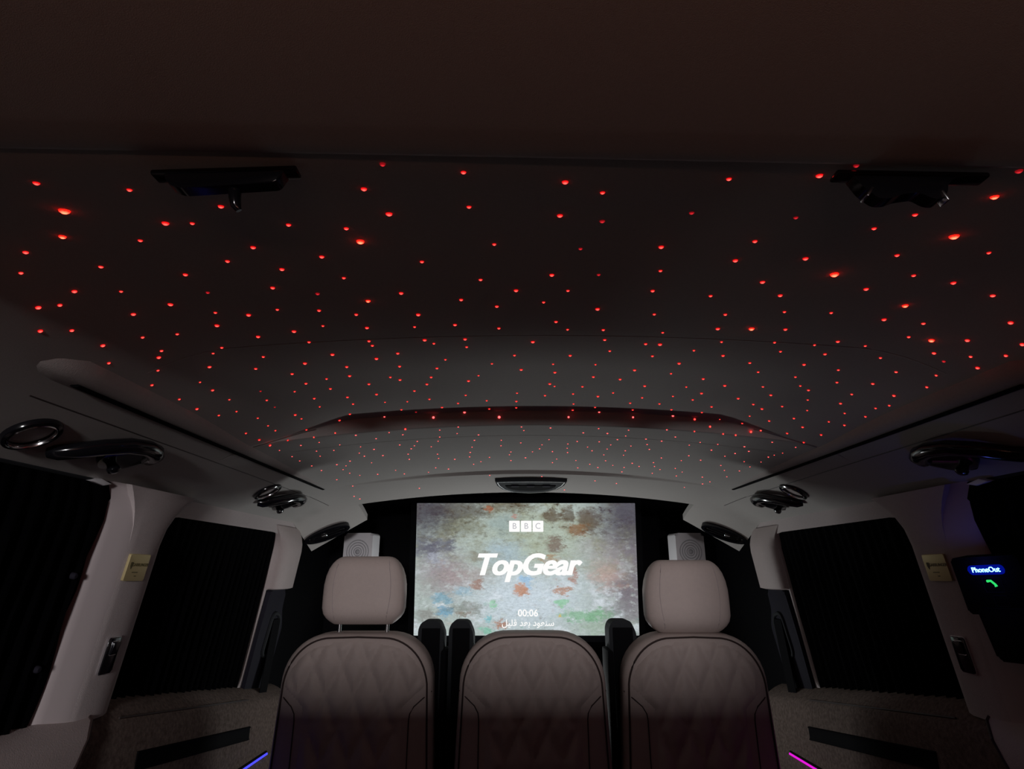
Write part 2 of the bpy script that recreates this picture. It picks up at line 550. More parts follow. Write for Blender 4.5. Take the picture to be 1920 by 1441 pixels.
# star points: x mm, y mm, brightness class (nearest first)
STARS = """-143,355,0 198,356,0 319,361,0 -86,368,1 180,372,1 -409,377,1 115,379,1 -9,385,1 -349,392,1 -167,396,1 23,405,1 339,406,2 -296,428,1 -429,430,2 -87,436,1 304,447,1 109,450,0 -159,451,1 -7,457,1 205,458,0 -363,462,1 -340,464,1 33,470,0 -256,472,1 288,479,1 -472,484,2 -206,483,1 372,492,2 -409,499,1 -525,508,1 -201,515,2 192,515,1 -311,523,1 432,526,1 -68,526,1 -552,538,1 103,532,1 21,538,0 349,540,1 -251,551,1 -485,555,1 -352,555,1 262,555,1 191,564,1 -148,569,1 -304,580,1 -412,584,1 -578,598,1 -538,593,1 398,588,1 313,593,2 118,595,1 -563,608,1 452,602,1 -244,609,1 50,608,0 -502,615,1 -4,609,1 511,622,1 -601,635,1 244,621,1 -87,622,1 370,630,1 -334,630,1 -413,635,0 -583,658,1 560,662,1 -288,652,0 123,654,1 -45,655,1 19,656,1 281,658,1 -187,658,1 -472,662,1 -521,670,1 198,666,1 442,671,2 593,690,1 -233,680,2 -115,683,1 -433,695,1 -354,696,1 -9,694,1 -581,711,1 368,705,1 598,723,1 -303,705,1 -396,708,1 309,709,1 -70,707,1 494,716,1 443,716,1 555,726,1 64,716,1 -543,728,1 -259,723,1 237,725,1 -177,730,1 -450,735,1 143,731,1 -598,752,1 -508,745,1 579,756,1 528,753,2 598,772,1 502,759,1 -314,757,1 12,762,1 -545,776,1 336,767,1 -359,771,1 549,781,1 290,771,2 -131,770,1 -256,771,1 -189,774,1 244,776,1 568,791,0 -556,790,1 -414,782,1 -69,786,1 83,792,1 31,792,1 426,799,1 171,798,1 470,807,1 -479,811,1 -574,822,1 -352,814,1 401,817,1 583,831,1 342,817,1 -498,825,1 -265,822,1 266,825,1 -182,826,1 -121,827,1 509,837,1 -598,852,1 91,831,1 -264,840,1 -170,841,1 -18,841,1 178,844,1 156,844,1 432,848,1 365,850,1 594,870,1 547,864,1 -437,858,1 -522,865,1 -121,859,1 236,864,1 -333,868,1 -232,877,1 106,877,1 287,880,1 -554,903,1 422,895,1 -386,898,1 -270,896,1 -466,901,1 178,895,1 480,902,1 -46,899,1 45,900,1 339,905,1 544,921,1 -598,929,1 -160,913,1 583,933,1 229,924,1 -326,926,1 -553,943,1 -421,939,1 -240,937,1 -84,938,1 501,948,1 368,944,1 92,942,1 20,942,1 433,950,1 596,969,1 -179,954,1 163,965,1 540,977,1 -598,986,1 -333,971,1 -34,970,1 -375,978,1 229,976,1 589,996,1 457,985,1 -549,996,1 -495,994,0 26,985,1 -415,991,1 -266,990,1 477,998,1 291,995,1 -110,999,1 -195,1000,1 -252,1007,1 97,1007,1 544,1022,1 404,1014,1 -445,1021,1 147,1017,1 595,1039,1 -311,1021,1 339,1024,1 -587,1042,1 -501,1038,1 -130,1028,1 -384,1032,1 495,1040,1 -560,1051,1 567,1054,1 -208,1039,1 432,1048,1 275,1045,1 199,1051,1 21,1051,1 -426,1072,1 -501,1077,0 84,1066,1 31,1066,1 515,1086,1 313,1077,1 -237,1076,1 590,1101,1 -311,1084,1 471,1092,1 -368,1089,1 388,1092,1 565,1108,1 -544,1107,1 148,1101,1 266,1106,1 424,1111,1 -40,1110,1 71,1114,1 -431,1122,1 446,1125,1 -142,1118,1 309,1121,1 512,1136,1 -483,1136,1 210,1126,1 122,1127,1 16,1127,1 -369,1135,1 -216,1135,1 -306,1139,1 -587,1159,1 -543,1156,1 -262,1144,1 542,1166,1 -480,1164,1 582,1175,1 358,1158,1 253,1162,1 -102,1160,1 194,1167,1 481,1178,1 -41,1168,1 442,1178,1 -162,1173,1 -541,1190,1 79,1186,1 -582,1213,1 287,1199,1 -284,1200,1 -393,1203,1 -198,1199,1 352,1203,1 534,1219,1 127,1208,1 209,1217,1 -41,1217,1 578,1242,1 -493,1235,1 446,1231,1 -422,1230,1 -99,1223,1 -572,1247,1 -257,1225,0 -535,1247,1 490,1245,1 469,1247,1 82,1234,1 402,1240,1 -481,1252,1 437,1252,1 -435,1251,1 410,1252,1 348,1252,1 382,1249,1 -283,1252,1 349,1246,1 -329,1245,1 302,1245,1 -222,1247,1 215,1247,1 289,1255,1 -78,1248,1 74,1248,1 -154,1245,1 141,1245,1 -168,1257,1 -395,1270,1 525,1275,0 -322,1271,1 -29,1270,1 581,1287,1 143,1276,1 -211,1278,1 210,1279,1 36,1279,1 -484,1299,1 -527,1306,1 -297,1300,1 -23,1304,1 -580,1321,1 323,1314,1 -361,1318,1 -176,1319,1 169,1319,1 114,1321,1 489,1341,1 -450,1342,1 214,1336,1 580,1351,1 -128,1340,1 430,1347,1 389,1346,1 -219,1346,1 265,1355,1 304,1364,1 -514,1376,1 573,1380,1 513,1378,1 -276,1377,1 202,1377,1 -412,1383,1 374,1382,1 -577,1393,1 -477,1389,1 -228,1389,1 570,1406,1 -322,1400,1 -141,1397,1 40,1400,1 435,1409,1 -76,1405,1 494,1415,1 280,1411,1 163,1410,1 110,1415,1 -389,1423,1 -290,1422,1 -522,1430,1 -577,1446,1 246,1439,1 196,1439,1 -28,1438,1 -431,1448,1 -252,1447,1 483,1455,1 90,1447,1 -303,1453,1 575,1463,1 297,1463,1 26,1462,1 -78,1470,1 542,1486,1 -152,1477,1 143,1477,1 -428,1488,1 405,1495,1 195,1491,1 243,1499,1 -384,1503,1 93,1500,1 -571,1519,1 -321,1515,1 22,1513,1 -474,1525,1 573,1530,1 160,1521,1 446,1531,1 -514,1546,1 -248,1543,1 -161,1543,1 58,1548,1 349,1554,1 -53,1552,1 509,1563,1 5,1553,1 404,1562,1 249,1558,1 99,1557,1 -498,1576,1 198,1568,1 -430,1578,1 -567,1589,1 -329,1582,1 569,1594,1 -57,1593,1 -252,1602,1 536,1615,1 -167,1606,1 -517,1618,1 344,1624,1 -113,1624,1 -210,1629,1 -12,1638,1 215,1650,1 77,1655,1 292,1660,1 417,1672,1 -514,1677,1 133,1668,1 359,1677,1 568,1689,1 -53,1680,1 -140,1686,1 319,1697,1 447,1711,1 383,1712,1 246,1714,1 69,1714,1 -392,1721,1 -498,1727,1 179,1718,1 -163,1721,1 -568,1739,1 282,1732,1 515,1744,1 -277,1740,1 -450,1747,1 209,1764,1 448,1779,1 376,1781,1 -243,1778,1 553,1794,1 -379,1793,1 151,1787,1 -307,1804,1 289,1808,1 545,1841,1 -553,1864,1 -121,1868,1 46,1893,1 508,1911,1 222,1929,1 295,1948,1 -363,1997,1 -584,2006,1 -577,2057,1 135,2086,1"""
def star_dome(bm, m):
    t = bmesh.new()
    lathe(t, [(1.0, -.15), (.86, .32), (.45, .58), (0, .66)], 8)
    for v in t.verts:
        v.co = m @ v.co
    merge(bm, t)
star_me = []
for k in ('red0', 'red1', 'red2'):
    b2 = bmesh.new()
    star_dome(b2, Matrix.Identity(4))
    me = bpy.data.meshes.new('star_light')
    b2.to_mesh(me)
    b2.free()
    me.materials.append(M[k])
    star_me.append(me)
rest = bmesh.new()
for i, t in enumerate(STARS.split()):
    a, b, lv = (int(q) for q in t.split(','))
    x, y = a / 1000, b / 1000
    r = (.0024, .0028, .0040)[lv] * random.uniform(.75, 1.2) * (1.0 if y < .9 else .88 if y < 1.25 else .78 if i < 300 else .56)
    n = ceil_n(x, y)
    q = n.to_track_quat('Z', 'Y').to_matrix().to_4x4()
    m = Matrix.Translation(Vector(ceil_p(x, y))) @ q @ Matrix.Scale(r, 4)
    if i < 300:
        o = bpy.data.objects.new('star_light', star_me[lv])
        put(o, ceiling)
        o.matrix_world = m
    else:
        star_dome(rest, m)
o = finish('star_lights', rest, M['redfar'], ceiling)
o['kind'] = 'stuff'
o['label'] = 'smallest red star points at the front of the headliner'

# nearest roof panel, just above the camera
bm = bmesh.new()
rows = []
prof = [(-.56, .272), (-.3, .272), (0, .272), (.2, .271), (.31, .270), (.332, .271), (.341, .2725), (.347, .2755), (.350, .281), (.350, .30)]
for (y, z) in prof:
    rows.append([(x, y + .012 * (x / .4) - .03 * x * x if y > .25 else y, H + z - .03 * x * x) for x in [-.8 + .1 * i for i in range(17)]])
sheet(bm, rows, (0, -.02, .03))
o = finish('trim_1', bm, M['roof'])
tag(o, 'plain brown-grey roof panel filling the top of the picture', 'roof panel', kind='structure')

# side pads with the black slide rail
for i, s in enumerate((-1, 1)):
    bm = bmesh.new()
    inner = [(.606, .030), (.611, .012), (.620, .003), (.632, .0), (.655, -.001), (.668, .002), (.676, .010), (.680, .028)]
    rows = []
    yy = [.672, .675, .684, .70, .73, .77, .80] + [.85 + .08 * j for j in range(16)] + [2.07, 2.083, 2.088]
    for y in yy:
        t0 = max(0, (.73 - y) / .058)
        sh = .012 * t0 ** 2.5 + max(0, (y - 2.07) / .018) ** 2 * .02
        row = []
        for (x, dz) in inner:
            xx = x + .028 * t0 ** 1.6 * (.68 - x) / .074
            row.append((s * xx, y, H + .236 + dz + sh))
        rows.append(row)
    sheet(bm, rows, (0, 0, .035))
    pad = finish('trim_%d' % (2 + i), bm, M['pad'])
    tag(pad, 'padded suede side rail housing along the %s edge of the star ceiling' % ('left', 'right')[i], 'roof trim', kind='structure')
    bm = bmesh.new()
    path = [(s * .637, .752 + .0018 * j ** 1.0 * 10, H + .2342) for j in range(61)]
    tube(bm, path, .0072, 6, flat=.35, up=(0, 0, 1))
    finish('slide_rail', bm, M['black'], pad)
    bm = bmesh.new()
    tube(bm, [(s * .684, .74 + .04 * j, H + ceil_z(.684, .74 + .04 * j) + .0003) for j in range(34)], .0013, 6, up=(0, 0, 1))
    finish('groove', bm, M['thread'], pad)

# ------------------------------------------------------------------ side walls
SL = Vector((.151, 0, .9885))
def side(s, y=0.0, zr=0.0, d=0.0):
    """frame on a side wall: local x = toward the right hand of someone facing the wall, y up, z into the cabin"""
    ex = Vector((0, -s, 0)); ey = Vector((-s * SL.x, 0, SL.z)); ez = ex.cross(ey)
    o = Vector((s * (.80 + (.15 - zr) * .153), y, H + zr)) + ez * d
    return frame(o, ex, ey, ez)

def flat_panel(name, outer, holes, depth, mt, mw, parent=None):
    c = bpy.data.curves.new(name, 'CURVE')
    c.dimensions = '2D'
    c.fill_mode = 'BOTH'
    c.extrude = depth / 2
    for pts in [outer] + holes:
        sp = c.splines.new('POLY')
        sp.points.add(len(pts) - 1)
        for p, q in zip(sp.points, pts):
            p.co = (q[0], q[1], 0, 1)
        sp.use_cyclic_u = True
    t = bpy.data.objects.new(name, c)
    COL.objects.link(t)
    me = bpy.data.meshes.new_from_object(t.evaluated_get(bpy.context.evaluated_depsgraph_get()))
    bpy.data.objects.remove(t)
    bpy.data.curves.remove(c)
    b = bmesh.new()
    b.from_mesh(me)
    bpy.data.meshes.remove(me)
    for v in b.verts:
        v.co.z -= depth / 2
    bmesh.ops.remove_doubles(b, verts=b.verts[:], dist=1e-6)
    return finish(name, b, mt, parent, smooth=False, mw=mw)

def round_poly(pts, r, n=5):
    out = []
    m = len(pts)
    for i in range(m):
        p0, p, p1 = Vector(pts[i - 1]), Vector(pts[i]), Vector(pts[(i + 1) % m])
        rr = r[i] if isinstance(r, (list, tuple)) else r
        a = p + (p0 - p).normalized() * rr
        b = p + (p1 - p).normalized() * rr
        for k in range(n + 1):
            t = k / n
            q = a * (1 - t) ** 2 + p * (2 * t * (1 - t)) + b * t * t
            out.append((q.x, q.y))
    return out

def belt(y):
    return -.255 - .14 * max(0, y - 1.30)

SIDES = ('left', 'right')
tn = 4
for i, s in enumerate((-1, 1)):
    mw = side(s)
    sx = -s
    W0 = [(-.54, -.30), (-.54, .16), (2.165, .16), (2.165, -.066), (1.980, -.066), (1.978, -.39), (1.30, -.30)]
    near_hole = [(.22, -.27), (.22, .152), (1.06, .152), (1.10, .10), (1.10, -.27)]
    front_hole = [(1.283, belt(1.283)), (1.305, .112), (1.974, .112), (1.974, -.06), (1.973, belt(1.973))]
    wl = flat_panel('wall_' + SIDES[i], [(x * sx, y) for x, y in W0],
                    [[(x * sx, y) for x, y in round_poly(near_hole, .03)], [(x * sx, y) for x, y in round_poly(front_hole, [.02, .055, .04, .02, .03])]],
                    .03, M['suede'], mw)
    tag(wl, 'suede-lined %s side wall around the curtained windows' % SIDES[i], 'wall', kind='structure')
    # windows: dark glass in a rubber frame behind the curtains
    for j, hole in enumerate((near_hole, front_hole)):
        name = 'window_%d' % (1 + 2 * i + j)
        cx = sum(p[0] for p in hole) / len(hole)
        big = [(x + (.012 if x > cx else -.012), y + (.012 if y > 0 else -.012)) for x, y in hole]
        sml = [(x - (.012 if x > cx else -.012), y - (.012 if y > 0 else -.012)) for x, y in hole]
        e = empty(name, '%s %s window blacked out behind its curtain' % (('rear', 'front')[j], SIDES[i]), 'window', mw=mw, kind='structure')
        f = flat_panel('window_frame', [(x * sx, y) for x, y in round_poly(big, .03)], [[(x * sx, y) for x, y in round_poly(sml, .025)]], .012, M['black'], mw @ Matrix.Translation((0, 0, -.032)), None)
        f.parent = e; f.matrix_world = mw @ Matrix.Translation((0, 0, -.032))
        g = flat_panel('pane', [(x * sx, y) for x, y in round_poly(sml, .025)], [], .004, M['glass'], mw, None)
        g.parent = e; g.matrix_world = mw @ Matrix.Translation((0, 0, -.036))
    # curtains
    for j in range(2):
        if j == 0:
            y0, y1, zt, zb, d = .24, 1.112, .150, -.288, .008
        else:
            y0, y1, zt, zb, d = 1.292, 1.973, .125, -.33, -.007
        lab = (('black pleated curtain over the near window beside the perforated pillar', 'black pleated curtain over the front window behind the seat nearest it')[j] + ' on the %s' % SIDES[i])
        e = empty('window_curtain', lab, 'curtain', mw=mw, group='black window curtains')
        bm = bmesh.new()
        n = 120
        rows = []
        for a in range(15):
            t = a / 14
            row = []
            for k in range(n + 1):
                u = k / n
                y = y0 + (y1 - y0) * u
                zb_ = zb if j == 0 else belt(y) - .005
                zz = zt + (zb_ - zt) * t
                edge = .010 * math.sin(9 * t + 1) * (u > .97) if j == 0 else 0
                if j == 0:
                    edge += (u ** 6) * (-.035 * max(0, 1 - t / .18) ** 2)
                dep = d + .0055 * math.sin(2 * PI * y / .036 + .6 * math.sin(3 * t)) * (.35 + .65 * min(1, t * 3)) + .002 * math.sin(41 * y + 4 * t)
                row.append(((y + edge) * sx, zz, dep))
            rows.append(row)
        sheet(bm, rows, (0, 0, -.0018))
        c = finish('fabric', bm, M['curtain'], e)
        bm = bmesh.new()
        tube(bm, [((y0 + (y1 - y0 - .02) * k / 8) * sx, zt + .004, d - .006) for k in range(9)], .0045, 8)
        finish('curtain_rail', bm, M['darkgrey'], e)
        if j == 0:
            for (yy_, zz_) in ((1.070, -.010), (1.062, -.158)):
                bm = bmesh.new()
                lathe(bm, [(0, .012), (.004, .0115), (.0058, .009), (.0058, .002), (0, .002)], 14)
                for v in bm.verts:
                    v.co += Vector((yy_ * sx, zz_, d))
                finish('snap', bm, M['slate'], e)
            bm = bmesh.new()
            prism(bm, [(p[0] * sx, p[1]) for p in [(1.03, .150), (1.052, .158), (1.085, .152), (1.062, .146)]], -.002, .016, .002)
            finish('rail_end', bm, M['silver'], e)
    # pillar between the two windows
    tt = [-.265, -.26, -.2, -.1, 0, .05, .085, .11, .13, .145, .158]
    def pil(prof):
        rows = []
        for z in tt:
            fl = max(0, (z - .05) / .108)
            rows.append([((y - (.050 * fl ** 2 if k == 0 else 0) + (.085 * fl ** 2.2 if y > 1.25 else 0)) * sx, z, d) for k, (y, d) in enumerate(prof)])
        b = bmesh.new()
        sheet(b, rows, (0, 0, -.012))
        return b
    pf = finish('trim_%d' % tn, pil([(1.165, .0315), (1.172, .0335), (1.18, .0345), (1.22, .0355), (1.255, .034), (1.275, .027), (1.284, .014), (1.286, -.02)]), M['suede'], mw=mw)
    tag(pf, 'suede covered pillar between the %s windows carrying plaque and switch' % SIDES[i], 'pillar', kind='structure'); tn += 1
    pp = finish('perforated_panel', pil([(1.098, .0), (1.102, .008), (1.12, .016), (1.145, .0255), (1.158, .030), (1.165, .0315)]), M['perf'])
    pp.parent = pf
    # front pillar trim
    bm = bmesh.new()
    rows = []
    for z in (-.064, -.060, 0, .06, .085, .105, .12, .13, .135):
        c = max(0, (z - .06) / .075)
        a, b_ = 1.972 - .05 * c ** 2, 2.165 - .03 * c ** 2
        dz = 0 if z > -.063 else -.01
        rows.append([(y * sx, z, d * (1 - .85 * c ** 2) + dz) for (y, d) in ((a, -.012), (a + .004, .010), (a + .02, .024), (a + .08, .030), (b_ - .06, .030), (b_ - .015, .022), (b_, .0), (b_ + .002, -.02))])
    sheet(bm, rows, (0, 0, -.012))
    o = finish('trim_%d' % tn, bm, M['leather'], mw=mw)
    tag(o, 'leather trim of the %s front pillar ending above the belt guide' % SIDES[i], 'pillar', kind='structure'); tn += 1
    # dark lower front pillar with the belt guide
    e = empty('belt_guide', 'slate plastic belt guide under the %s front pillar trim' % SIDES[i], 'belt guide', mw=mw, group='front belt guides')
    bm = bmesh.new()
    pts = round_poly([(1.990, -.066), (2.125, -.066), (2.13, -.13), (2.17, -.19), (2.15, -.40), (1.980, -.40), (1.980, -.2)], .015)
    prism(bm, [(x * sx, y) for x, y in pts], -.02, .012, .006)
    finish('cover', bm, M['slate'], e)
    bm = bmesh.new()
    loop = round_poly([(2.055, -.135), (2.125, -.15), (2.135, -.27), (2.04, -.27)], .03)
    tube(bm, [(x * sx, y, .014) for x, y in loop], .006, 8, closed=True, up=(0, 0, 1))
    finish('loop', bm, M['darkgrey'], e)
    bm = bmesh.new()
    sheet(bm, [[((2.062 + .03 * a - .02 * t) * sx, -.16 - .36 * t, .016 + .03 * t) for a in (0, 1, 2)] for t in (0, .2, .4, .6, .8, 1)], (0, 0, .002))
    finish('webbing', bm, M['black'], e)
    # carpeted lower door panel
    bm = bmesh.new()
    rows = []
    for k in range(30):
        y = 1.12 + 1.14 * k / 29
        b_ = belt(y)
        xw = .80 + (.15 - b_) * .153
        rows.append([(s * x, y, H + z) for (x, z) in ((xw + .02, b_ + .012), (xw - .004, b_ + .004), (xw - .018, b_ - .002), (.828, b_ - .024), (.818, b_ - .034), (.812, b_ - .06), (.81, -.50), (.81, -.515), (.80, -.55), (.80, -1.17))])
    sheet(bm, rows, (s * .02, 0, 0))
    d = finish('door_%d' % (i + 1), bm, M['carpet'])
    tag(d, 'speckled brown carpeted lower door panel on the %s' % SIDES[i], 'door panel', kind='structure')
    bm = bmesh.new()
    tube(bm, [(s * .8245, 1.30 + .62 * k / 20, H + belt(1.30 + .62 * k / 20) - .026) for k in range(21)], .0022, 6)
    finish('piping', bm, M['thread'], d)
    bm = bmesh.new()
    rows = []
    for k in range(12):
        y = 1.36 + .56 * k / 11
        zc = -.372 - .082 * (y - 1.36) / .56 + .0
        rows.append([(s * (.8105 - dd), y, H + zc + z) for z, dd in ((.018, 0), (.016, .004), (.012, .0015), (-.012, .0015), (-.016, .004), (-.018, 0))])
    sheet(bm, rows, (s * .004, 0, 0))
    finish('storage_slot', bm, M['black'], d)
    # leather rear quarter panel
    bm = bmesh.new()
    rows = []
    for k in range(17):
        u = k / 16
        row = []
        for (x, z) in ((.868, -.246), (.848, -.250), (.818, -.264), (.800, -.288), (.792, -.34), (.790, -.55), (.790, -1.16)):
            ye = 1.235 - .10 * min(1, max(0, -.246 - z) / .085) ** .8 - .05 * max(0, min(1, (-.337 - z) / .1))
            row.append((s * x, -.2 + (ye + .2) * u, H + z))
        rows.append(row)
    sheet(bm, rows, (s * .02, 0, 0))
    o = finish('trim_%d' % tn, bm, M['leather'])
    tag(o, 'smooth beige leather panel below the near %s window' % SIDES[i], 'side panel', kind='structure'); tn += 1
    bm = bmesh.new()
    tube(bm, [r_ for r_ in rows[-1][:6]], .003, 6)
    finish('piping', bm, M['thread'], o)
    # ambient light strip near the foot of the door
    e = empty('light_strip', ('blue', 'magenta')[i] + ' glowing ambient light strip low on the %s door panel' % SIDES[i], 'light strip', loc=(s * .80, 1.6, H - .53))
    bm = bmesh.new()
    tube(bm, [(s * .004 * 0, -.35 + .80 * k / 10, .012 - .022 * k / 10) for k in range(11)], .0032, 8)
    finish('diffuser', bm, emit(('blue_strip', 'magenta_strip')[i], ((.07, .07, 1.0), (.62, .01, .55))[i], 1.3), e)
    bm = bmesh.new()
    rbox(bm, (s * .005, .05, .001), (.008, .81, .014), .002)
    for v in bm.verts:
        v.co.z += .001 - .0275 * (v.co.y - .05)
    finish('channel', bm, M['black'], e)

# ------------------------------------------------------------------ floor, partition, tailgate
bm = bmesh.new()
rbox(bm, (0, 1.1, -.02), (1.9, 3.5, .04))
o = finish('floor', bm, M['carpet'], smooth=False)
tag(o, 'dark carpeted van floor', 'floor', kind='structure')
bm = bmesh.new()
rbox(bm, (0, 2.83, .78), (1.9, .04, 1.6))
wf = finish('wall_front', bm, M['black'], smooth=False)
tag(wf, 'black partition wall behind the projection screen', 'wall', kind='structure')
for s in (-1, 1):
    bm = bmesh.new()
    rbox(bm, (s * .905, 2.40, .78), (.03, .82, 1.56))
    finish('side_lining', bm, M['black'], wf, smooth=False)
bm = bmesh.new()
rbox(bm, (0, 2.47, H + .36), (1.8, .68, .03))
finish('roof_lining', bm, M['black'], wf, smooth=False)
tail = flat_panel('wall_rear', [(-.95, -1.17), (.95, -1.17), (.95, .34), (-.95, .34)],
                  [round_poly([(-.72, -.20), (.45, -.20), (.45, .245), (-.68, .245)], .05)], .04, M['suede'],  # right edge of the opening drawn in to shade the right pillar
                  frame((0, -.56, H), (-1, 0, 0), (0, 0, 1), (0, 1, 0)) @ Matrix.Rotation(PI, 4, 'Y'))
tag(tail, 'tailgate with an opening shaped for the rear light behind the camera', 'tailgate', kind='structure')
bm = bmesh.new()
rbox(bm, (.10, -.50, (H - .03) / 2), (1.00, .07, H - .03), .012)  # unseen upright board added to shade the lower part of the seats
o = finish('trim_%d' % tn, bm, M['carpet'])
tag(o, 'unseen added light divider behind the camera', 'baffle', kind='structure'); tn += 1

# ------------------------------------------------------------------ screen
ST = Matrix.Translation((.0125, 2.70, H + .002)) @ Matrix.Rotation(PI / 2 + math.radians(8), 4, 'X')
scr = empty('projection_screen', 'bright wide screen showing a weathered wall and a motoring show title', 'screen', mw=ST)
bm = bmesh.new()
ring_prism(bm, rrect(SW + .05, SH + .05, .012), rrect(SW, SH, .003), -.03, .006)
prism(bm, rrect(SW + .04, SH + .04, .01), -.03, -.008)
finish('screen_frame', bm, M['black'], scr, smooth=False)
bm = bmesh.new()
prism(bm, rrect(SW + .004, SH + .004, .003), -.008, 0)
finish('picture', bm, M['screen'], scr, smooth=False)
def on_screen(name, bm, m, u, v, z=.0008):
    for q in bm.verts:
        q.co += Vector(((u - .5) * SW, (v - .5) * SH, z))
    return finish(name, bm, m, scr, smooth=False)
for k, ch in enumerate('BBC'):
    bm = bmesh.new()
    prism(bm, rrect(.048, .048, .003), 0, .0006)
    tile = on_screen('logo_tile', bm, M['white'], .447 + .0536 * k, .820)
    b2 = text_bm(ch, .036, .0002, -.0002)
    for q in b2.verts:
        q.co += Vector(((.447 + .0536 * k - .5) * SW, (.820 - .5) * SH, .0017))
    finish('letter', b2, M['greyletter'], tile, smooth=False)
bm = bmesh.new()
for dx in (-.0022, .0022):
    t = text_bm('TopGear', .150, .0003, .0037, .28, spacing=.95)
    for v in t.verts:
        v.co.x = v.co.x * .86 + dx
        v.co.y *= .84
    merge(bm, t)
on_screen('title_lettering', bm, M['white'], .498, .520)
on_screen('clock_lettering', text_bm('00:06', .040, .0002, .0008), M['white'], .507, .163)
AR = '\uFEDE\uFEF4\uFEE0\uFED7 \uFEAA\uFECC\uFE91 \uFEA9\uFEEE\uFECC\uFEE8\uFEB3'
on_screen('caption_lettering', text_bm(AR, .036, .0002, .0005), M['white'], .507, .090)

# ------------------------------------------------------------------ seats
def sring(w, d, z, n=44, e=5.0, ey=3.0):
    out = []
    for k in range(n):
        a = 2 * PI * k / n
        c, s_ = math.cos(a), math.sin(a)
        r = (abs(c) ** e + abs(s_) ** e) ** (-1 / e)
        out.append((w * r * c, d * r * s_, z))
    return out

def loft(bm, rings):
    R = [[bm.verts.new(p) for p in r] for r in rings]
    n = len(R[0])
    for a, b in zip(R[:-1], R[1:]):
        for k in range(n):
            bm.faces.new((a[k], a[(k + 1) % n], b[(k + 1) % n], b[k]))
    bm.faces.new(R[0][::-1])
    bm.faces.new(R[-1])

def corner(h, R):
    return R if h >= R else math.sqrt(max(0, R * R - (R - h) ** 2))

